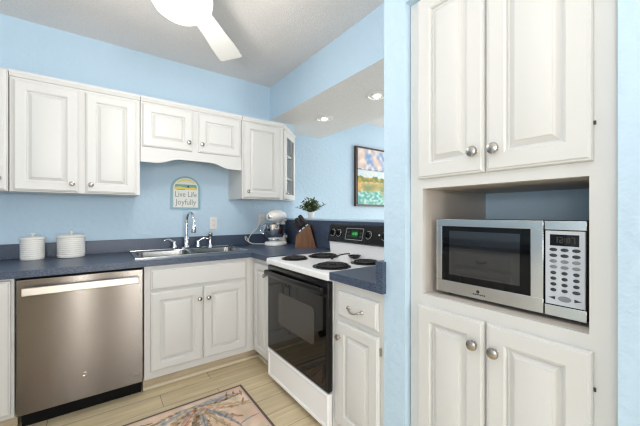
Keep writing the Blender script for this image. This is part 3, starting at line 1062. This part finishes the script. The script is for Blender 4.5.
def knife(q, y, ln, label, thick=0.013, wide=0.017):
    """q: 0..1 along the sloping top from its upper end; y across the block."""
    p = Vector((-0.028 + 0.086 * q, y, 0.2105 - 0.0690 * q))
    wp = KB + rot @ p
    t = thing('kitchen_knife', label, 'knife', tuple(wp), 'knives in the wooden block', rz=kang)
    d_ = kdir
    s_ = Vector((d_.z, 0, -d_.x))
    hL = []
    for h, k in ((0.012, 0.8), (0.02, 1.0), (ln * 0.45, 0.85), (ln * 0.8, 1.05), (ln * 0.97, 1.0), (ln, 0.6)):
        c = d_ * h
        hL.append([tuple(c + s_ * (wide * k * math.cos(2 * PI * i / 12)) + Vector((0, thick * k * math.sin(2 * PI * i / 12), 0))) for i in range(12)])
    m = MB()
    m.rings(hL)
    lbuild(m, 'handle', M_handle, t)
    m = MB()
    c0, c1 = d_ * 0.0008, d_ * 0.014
    m.rings([[tuple(c + s_ * (wide * 0.8 * a_) + Vector((0, 0.004 * b_, 0))) for a_, b_ in ((-1, -1), (1, -1), (1, 1), (-1, 1))] for c in (c0, c1)])
    lbuild(m, 'bolster', M_chrome, t, smooth=0)


knife(0.10, -0.030, 0.125, 'large knife in the top row of the block, the one nearest the camera')
knife(0.10, 0.000, 0.120, 'large knife in the middle of the block’s top row')
knife(0.10, 0.030, 0.125, 'large knife in the top row of the block, the one nearest the wall')
knife(0.48, -0.032, 0.125, 'knife in the second row of the block, on the camera side', 0.012, 0.016)
knife(0.48, 0.006, 0.125, 'knife in the second row of the block, near its middle', 0.012, 0.016)
knife(0.48, 0.036, 0.100, 'knife in the second row of the block, on the wall side', 0.012, 0.016)
knife(0.86, -0.038, 0.110, 'small knife in the lowest row of the block, on the camera side', 0.011, 0.014)
knife(0.86, -0.010, 0.105, 'small knife in the lowest row of the block, second from the camera', 0.011, 0.014)
knife(0.86, 0.018, 0.080, 'small knife in the lowest row of the block, toward the wall', 0.011, 0.014)

# ladle on the cooktop
la = thing('ladle', 'black cooking ladle lying on the white cooktop between the coil burners', 'utensil', (1.40, 1.63, 0.908))
b = MB()
hc_ = Vector((1.490, 1.612, 0.9085))
b.lathe(tuple(hc_), (0, 0, 1), [(0.010, 0.0), (0.030, 0.004), (0.040, 0.014), (0.044, 0.022), (0.042, 0.023), (0.036, 0.015), (0.026, 0.007), (0.0, 0.004)], 24, sx=1.15)
b.build('ladle_head', M_black, la)
b = MB()
b.tube(smooth_path([(1.452, 1.622, 0.944), (1.41, 1.628, 0.945), (1.36, 1.636, 0.938), (1.33, 1.641, 0.934)]), 0.0045, 8)
b.build('shaft', M_blackmatte, la)
b = MB()
b.tube(smooth_path([(1.33, 1.641, 0.934), (1.318, 1.643, 0.933), (1.309, 1.644, 0.924), (1.308, 1.644, 0.915)]), 0.010, 8)
b.build('hook', M_blackmatte, la)

# plant on the ledge
px, py, pz = 1.768, 2.575, 1.186
pl = thing('potted_plant', 'small bushy plant in a white pot on the half-wall ledge', 'plant', (px, py, pz))
MB().lathe((px, py, pz), (0, 0, 1), [(0.026, 0), (0.028, 0.004), (0.034, 0.050), (0.037, 0.052), (0.037, 0.062), (0.033, 0.062), (0.031, 0.056), (0.0, 0.054)], 28).build('pot', M_ceramic, pl)
b = MB()
rnd = random.Random(3)
for s in range(64):
    th = rnd.uniform(0, 2 * PI)
    el = rnd.uniform(0.45, 1.5)
    ln = rnd.uniform(0.09, 0.17)
    d0 = Vector((math.cos(th) * math.cos(el), math.sin(th) * math.cos(el), math.sin(el)))
    p0 = Vector((px, py, pz + 0.055))
    st = [p0 + d0 * (ln * i / 4) + Vector((0, 0, -0.02 * (i / 4) ** 2)) for i in range(5)]
    b.tube([tuple(p) for p in st], 0.0013, 4)
    for i in range(1, 5):
        for q in range(3):
            a_ = rnd.uniform(0, 2 * PI)
            ld = (d0 * 0.6 + Vector((math.cos(a_), math.sin(a_), rnd.uniform(-0.3, 0.6)))).normalized()
            sd_ = ld.cross(Vector((rnd.uniform(-.3, .3), rnd.uniform(-.3, .3), 1))).normalized()
            L_ = rnd.uniform(0.028, 0.046)
            up_ = sd_.cross(ld) * 0.002
            P = st[i]
            w_ = L_ * 0.27
            vs = [b.v(tuple(P)), b.v(tuple(P + ld * L_ * 0.4 + sd_ * w_ + up_)), b.v(tuple(P + ld * L_)), b.v(tuple(P + ld * L_ * 0.4 - sd_ * w_ + up_))]
            b.face(vs)
b.build('foliage', M_leaf, pl)

# ------------------------------------------------------------------ on the walls
FWL = FB(YB)
sg = thing('wall_sign', 'arched blue-bordered sign reading Live Life Joyfully above the faucet', 'sign', (0.637, YB, 1.275))


def arch(x0, x1, z0, ztop, n=20):
    w_ = (x1 - x0) / 2
    cx = (x0 + x1) / 2
    zs = ztop - w_ * 0.92
    out_ = [(x0, z0), (x1, z0)]
    for i in range(n + 1):
        t = PI * i / n
        out_.append((cx + w_ * math.cos(t), zs + w_ * 0.92 * math.sin(t)))
    return out_


MB(FWL).prism(arch(0.512, 0.764, 1.275, 1.575), 'ac', 0.0005, 0.016).build('board', M_signb, sg, smooth=30)
bd = MB(FWL).prism(arch(0.532, 0.744, 1.290, 1.560), 'ac', 0.015, 0.018).build('panel', M_signw, sg, smooth=30)
# painted beach scene in the arch
b = MB(FWL)
A_ = arch(0.540, 0.736, 1.44, 1.553)
b.prism([(0.540, 1.452), (0.736, 1.452), (0.736, 1.470), (0.70, 1.476), (0.65, 1.468), (0.59, 1.480), (0.540, 1.474)], 'ac', 0.018, 0.0200)
b.build('painted_sand', mat('sign_yellow', (226, 208, 108), 0.6), bd, smooth=0)
b = MB(FWL)
b.prism([(0.541, 1.474), (0.59, 1.480), (0.65, 1.468), (0.70, 1.476), (0.735, 1.470), (0.726, 1.500), (0.55, 1.500)], 'ac', 0.018, 0.0195)
b.build('painted_sea', mat('sign_sea_green', (120, 164, 160), 0.6), bd, smooth=0)
b = MB(FWL)
o_ = [(0.638 + 0.098 * math.cos(PI * i / 20), 1.462 + 0.092 * math.sin(PI * i / 20)) for i in range(21)]
i_ = [(0.638 + 0.080 * math.cos(PI * i / 20), 1.462 + 0.070 * math.sin(PI * i / 20)) for i in range(21)]
b.prism(o_[4:17] + i_[4:17][::-1], 'ac', 0.018, 0.0196)
b.build('painted_rays', mat('sign_pale_yellow', (232, 222, 150), 0.6), bd, smooth=0)
b = MB(FWL)
b.lathe((0.657, 0.018, 1.482), (0, 1, 0), [(0.008, 0), (0.008, 0.003), (0, 0.003)], 12)
b.box(0.56, 0.63, 0.018, 0.0212, 1.451, 1.454)
b.build('painted_figure', M_slot, bd, smooth=0)
lettering('Live Life', 'lettering', FWL, 0.638, 0.0192, 1.408, 0.072, M_signt, bd, width=0.185)
lettering('Joyfully', 'lettering', FWL, 0.638, 0.0192, 1.337, 0.072, M_signt, bd, width=0.178)


def outlet(x, z, label):
    t = thing('wall_outlet', label, 'outlet', (x, YB, z), 'white wall outlets over the counter')
    MB(FWL).box(x - 0.036, x + 0.036, 0.0005, 0.007, z - 0.058, z + 0.058, bev=0.003).build('cover_plate', M_plate, t)
    for dz in (-0.022, 0.022):
        k = MB(FWL).lathe((x, 0.006, z + dz), (0, 1, 0), [(0.017, 0), (0.017, 0.003), (0, 0.003)], 20).build('socket', M_plate, t)
        s = MB(FWL)
        for a in (-0.006, 0.006):
            s.box(x + a - 0.0012, x + a + 0.0012, 0.0085, 0.0094, z + dz - 0.002, z + dz + 0.007)
        s.build('slots', M_slot, k, smooth=0)


outlet(0.890, 1.142, 'white outlet plate on the blue wall right of the faucet')
outlet(1.395, 1.170, 'white outlet plate behind the stand mixer')

# painting on the far wall
FQ = FB(YF)
pc = thing('framed_painting', 'abstract seascape painting in a slim dark frame on the far wall', 'painting', (3.42, YF, 1.35))
QX0, QX1, QZ0, QZ1 = 3.02, 3.84, 1.345, 2.232
b = MB(FQ)
for (x0, x1, z0, z1) in ((QX0, QX0 + 0.03, QZ0, QZ1), (QX1 - 0.03, QX1, QZ0, QZ1), (QX0 + 0.03, QX1 - 0.03, QZ0, QZ0 + 0.03), (QX0 + 0.03, QX1 - 0.03, QZ1 - 0.03, QZ1)):
    b.box(x0, x1, 0.001, 0.045, z0, z1)
b.build('frame', M_frame, pc, smooth=0)


def paint_grid(F_, a0, a1, c0, c1, na, nc, fn, depth, back):
    mb = MB(F_)
    G = [[mb.v((a0 + (a1 - a0) * i / na, depth, c0 + (c1 - c0) * j / nc)) for i in range(na + 1)] for j in range(nc + 1)]
    cols = {}
    for j in range(nc + 1):
        for i in range(na + 1):
            cols[len(cols)] = fn(i / na, j / nc)
    for j in range(nc):
        for i in range(na):
            mb.face([G[j][i], G[j][i + 1], G[j + 1][i + 1], G[j + 1][i]])
    # give it thickness
    rim = [G[0][i] for i in range(na + 1)] + [G[j][na] for j in range(1, nc + 1)] + [G[nc][i] for i in range(na - 1, -1, -1)] + [G[j][0] for j in range(nc - 1, 0, -1)]
    return mb, cols, rim


def colour_mesh(o, cols, default):
    ca_ = o.data.color_attributes.new('Col', 'FLOAT_COLOR', 'POINT')
    for i in range(len(o.data.vertices)):
        c = cols.get(i, default)
        ca_.data[i].color = (*lin(c), 1)


def mixc(a, b_, t):
    t = max(0, min(1, t))
    return tuple(a[i] + (b_[i] - a[i]) * t for i in range(3))


def N(x, y, s, k=0.0):
    return mnoise.noise(Vector((x * s, y * s, k)))


def picture(u, v):
    n1, n2, n3 = N(u, v, 5, 1), N(u, v, 11, 4), N(u * 0.6, v, 22, 8)
    vv = v + 0.05 * n2
    sky = mixc((226, 196, 180), (128, 160, 206), 0.5 + 1.3 * n1)
    sky = mixc(sky, (238, 222, 208), 0.3 + 1.2 * n2)
    if vv > 0.63:
        c = sky
    elif vv > 0.50:
        c = mixc((222, 226, 224), (196, 216, 222), 0.5 + n3)
        if abs(v - 0.635) < 0.012:
            c = (122, 132, 150)
    elif vv > 0.40:
        c = mixc((104, 128, 66), (190, 158, 78), 0.45 + 1.6 * n2)
    elif vv > 0.24:
        c = mixc((214, 164, 84), (232, 196, 150), 0.5 + 1.5 * n3)
        c = mixc(c, (126, 146, 96), 0.15 + 1.5 * n1)
    else:
        c = mixc((86, 168, 160), (188, 218, 210), 0.4 + 1.6 * n3)
        c = mixc(c, (206, 158, 92), -0.1 + 1.4 * n1 * (v / 0.24))
    if 0.615 < v < 0.63:
        c = (132, 140, 154)
    return c


mb, cols, rim = paint_grid(FQ, QX0 + 0.03, QX1 - 0.03, QZ0 + 0.03, QZ1 - 0.03, 90, 100, picture, 0.034, 0.004)
cv = mb.build('canvas', M_painted, pc, smooth=0)
colour_mesh(cv, cols, (200, 200, 200))
sm = cv.modifiers.new('thickness', 'SOLIDIFY')
sm.thickness = 0.02

# ------------------------------------------------------------------ rug
rgx0, rgx1, rgy0, rgy1 = -0.42, 0.818, 1.25, 2.077
ru = thing('rug', 'floral rug in coral, tan and blue with a taupe border, on the plank floor', 'rug', (0.2, 1.66, 0.0))
b = MB()
BWD = 0.016
for (x0, x1, y0, y1) in ((rgx0, rgx1, rgy0, rgy0 + BWD), (rgx0, rgx1, rgy1 - BWD, rgy1), (rgx0, rgx0 + BWD, rgy0 + BWD, rgy1 - BWD), (rgx1 - BWD, rgx1, rgy0 + BWD, rgy1 - BWD)):
    b.box(x0, x1, y0, y1, 0.0005, 0.009, bev=0.002)
b.build('border', M_rugb, ru, smooth=0)
strokes = []
rr_ = random.Random(11)
fcx, fcy = 0.50, 2.005
PAL = [(120, 92, 62), (132, 152, 172), (176, 146, 104), (150, 116, 80), (112, 134, 158), (196, 120, 92), (206, 178, 140), (96, 74, 54)]


def curve_pts(x, y, ang, ln, bend, n=22):
    P = []
    a = ang
    for i in range(n + 1):
        P.append((x, y, i / n))
        x += math.cos(a) * ln / n
        y += math.sin(a) * ln / n
        a += bend / n
    return P


# the plume: long curved feathers fanning from a knot near the back edge
for i, deg in enumerate((178, 190, 203, 215, 226, 237, 247, 256, 266, 275, 284, 294, 304, 315, 326, 338, 350, 2)):
    ln = (0.36, 0.40, 0.30, 0.44, 0.34, 0.46, 0.30, 0.42, 0.36, 0.30, 0.40, 0.33, 0.38, 0.30, 0.34, 0.28, 0.27, 0.26)[i]
    bend = (0.5, 0.3, 0.6, 0.2, 0.5, -0.3, 0.3, -0.2, 0.3, -0.4, 0.2, 0.5, -0.3, 0.5, 0.3, 0.6, 0.2, -0.2)[i]
    strokes.append((curve_pts(fcx, fcy, math.radians(deg), ln, bend), PAL[i % len(PAL)], 0.017 if i % 3 else 0.010, 'feather'))
# coral leaves near the corner
for (x, y, deg, ln) in ((0.700, 2.045, 250, 0.075), (0.745, 2.035, 245, 0.085), (0.785, 2.020, 255, 0.075), (0.772, 1.92, 240, 0.07)):
    strokes.append((curve_pts(x, y, math.radians(deg), ln, 0.2), (156, 84, 58), 0.010, 'leaf'))
# sea-weed sprigs down the right edge and a second plume further left
for k in range(5):
    strokes.append((curve_pts(0.79, 1.84 - 0.13 * k, math.radians(150 + 25 * (k % 3)), 0.14, 0.6), ((196, 160, 96), (132, 152, 172), (150, 84, 60))[k % 3], 0.010, 'leaf'))
for i in range(14):
    deg = 190 + i * 13
    strokes.append((curve_pts(0.02, 2.0, math.radians(deg), rr_.uniform(0.22, 0.36), rr_.uniform(-0.4, 0.5)), PAL[(i + 3) % len(PAL)], 0.014, 'feather'))
for i in range(14):
    deg = 90 + i * 13
    strokes.append((curve_pts(0.45, 1.33, math.radians(deg - 40), rr_.uniform(0.2, 0.34), rr_.uniform(-0.4, 0.5)), PAL[(i + 1) % len(PAL)], 0.014, 'feather'))


def seg_hit(x, y, st):
    best, bt = 9, 0
    P = st[0]
    for q in range(len(P) - 1):
        ax, ay, at = P[q]
        bx, by, bt_ = P[q + 1]
        dx, dy = bx - ax, by - ay
        t = max(0, min(1, ((x - ax) * dx + (y - ay) * dy) / (dx * dx + dy * dy)))
        d_ = math.hypot(x - ax - dx * t, y - ay - dy * t)
        if d_ < best:
            best, bt = d_, at + (bt_ - at) * t
    return best, bt


BB = []
for st in strokes:
    xs = [p[0] for p in st[0]]
    ys = [p[1] for p in st[0]]
    BB.append((min(xs) - 0.03, max(xs) + 0.03, min(ys) - 0.03, max(ys) + 0.03))
IX0, IX1, IY0, IY1 = rgx0 + BWD, rgx1 - BWD, rgy0 + BWD, rgy1 - BWD


def rugfn(u, v):
    x, y = IX0 + (IX1 - IX0) * u, IY0 + (IY1 - IY0) * v
    c = mixc((238, 220, 200), (234, 194, 172), 0.5 + 1.4 * N(x, y, 5, 2))
    c = mixc(c, (206, 190, 166), 0.25 + 0.9 * N(x, y, 16, 5))
    e = min(x - IX0, IX1 - x, y - IY0, IY1 - y)
    if e < 0.010:
        return (214, 186, 176)
    for st, bb in zip(strokes, BB):
        if not (bb[0] < x < bb[1] and bb[2] < y < bb[3]):
            continue
        d_, t = seg_hit(x, y, st)
        wd = st[2] * (0.35 + 1.3 * math.sin(PI * min(1, 0.12 + 0.88 * t)) ** 0.8) if st[3] == 'feather' else st[2] * math.sin(PI * (0.08 + 0.9 * t))
        if d_ < wd * (0.8 + 0.5 * N(x, y, 60, 3)):
            cc = mixc(st[1], (232, 214, 194), 0.42 + 0.7 * N(x, y, 45, 9))
            if d_ < 0.0022:
                cc = mixc(cc, (80, 64, 52), 0.5)
            c = mixc(c, cc, 0.9)
    return c


mb, cols, rim = paint_grid(lambda a, b_, c: Vector((a, c, b_)), IX0, IX1, IY0, IY1, 250, 166, rugfn, 0.0085, 0)
rp = mb.build('pile', M_rug, ru, smooth=0)
if rp.data.polygons[0].normal.z < 0:
    rp.data.flip_normals()
colour_mesh(rp, cols, (220, 200, 180))
sm = rp.modifiers.new('thickness', 'SOLIDIFY')
sm.thickness = 0.008
sm.offset = -1

# ------------------------------------------------------------------ ceiling fan
hx, hy = 0.345, 1.685
fn = thing('ceiling_fan', 'white ceiling fan with opal glass globe light', 'ceiling fan', (hx, hy, CEIL))
MB().lathe((hx, hy, CEIL), (0, 0, -1), [(0.085, 0), (0.090, 0.02), (0.085, 0.05), (0.115, 0.06), (0.130, 0.09), (0.132, 0.16), (0.120, 0.19), (0.09, 0.205), (0.085, 0.22)], 40).build('motor_housing', M_fan, fn)
MB().lathe((hx, hy, CEIL - 0.215), (0, 0, -1), [(0.09, 0.0), (0.10, 0.008), (0.142, 0.018), (0.153, 0.040), (0.149, 0.072), (0.130, 0.104), (0.097, 0.128), (0.052, 0.142), (0.0, 0.146)], 48).build('globe', M_globe, fn, smooth=60)
for k in range(3):
    a = math.radians(50 + 120 * k)
    Rm = Matrix.Rotation(a, 3, 'Z') @ Matrix.Rotation(math.radians(-9), 3, 'X')
    c0 = Vector((hx, hy, 2.405))
    outl = []
    for (r, wd) in ((0.17, 0.052), (0.25, 0.060), (0.40, 0.068), (0.55, 0.080), (0.66, 0.084), (0.712, 0.084), (0.718, 0.078)):
        outl.append((r, wd))
    poly = [(r, -w_) for r, w_ in outl] + [(r, w_) for r, w_ in outl[::-1]]
    b = MB()
    b.rings([[tuple(c0 + Rm @ Vector((x, y, z))) for x, y in poly] for z in (-0.003, 0.003)])
    bl = b.build('blade', M_fan, fn, smooth=0)
    b = MB()
    b.rings([[tuple(c0 + Rm @ Vector((x, y, z))) for x, y in ((0.10, -0.018), (0.17, -0.030), (0.23, -0.030), (0.23, 0.030), (0.17, 0.030), (0.10, 0.018))] for z in (0.0035, 0.0085)])
    b.build('blade_iron', M_fan, bl, smooth=0)
gl = bpy.data.lights.new('fan_lamp_light', 'POINT')
gl.energy = 12.5
gl.shadow_soft_size = 0.09
gl.color = (1.0, 0.96, 0.90)
go = bpy.data.objects.new('fan_lamp_light', gl)
COL.objects.link(go)
go.location = (hx, hy, CEIL - 0.215 - 0.30)

# ------------------------------------------------------------------ recessed lights
for x, y, lab in ((1.935, 2.565, 'recessed ceiling light over the pass-through, the one farther back near the far wall'),
                  (1.925, 1.800, 'recessed ceiling light over the pass-through, the one nearer the blue post')):
    t = thing('recessed_light', lab, 'ceiling light', (x, y, 2.25), 'recessed lights in the bulkhead')
    MB().lathe((x, y, 2.25), (0, 0, -1), [(0.098, 0), (0.096, 0.005), (0.076, 0.010), (0.070, 0.006), (0.068, 0.0025)], 36, cap=False).build('trim_ring', M_trimw, t)
    MB().lathe((x, y, 2.2495), (0, 0, -1), [(0.070, 0), (0.070, 0.002), (0.040, 0.004), (0.0, 0.004)], 30).build('baffle', mat('can_baffle', (208, 205, 201), 0.6), t)
    MB().lathe((x, y, 2.2485), (0, 0, -1), [(0.028, 0.004), (0.028, 0.010), (0.022, 0.015), (0.0, 0.017)], 24).build('bulb', M_bulb, t)
    sl_ = bpy.data.lights.new('recessed_lamp_light', 'SPOT')
    sl_.energy = 10
    sl_.spot_size = math.radians(110)
    sl_.spot_blend = 0.6
    sl_.shadow_soft_size = 0.04
    sl_.color = (1, 0.95, 0.87)
    so = bpy.data.objects.new('recessed_lamp_light', sl_)
    COL.objects.link(so)
    so.location = (x, y, 2.22)
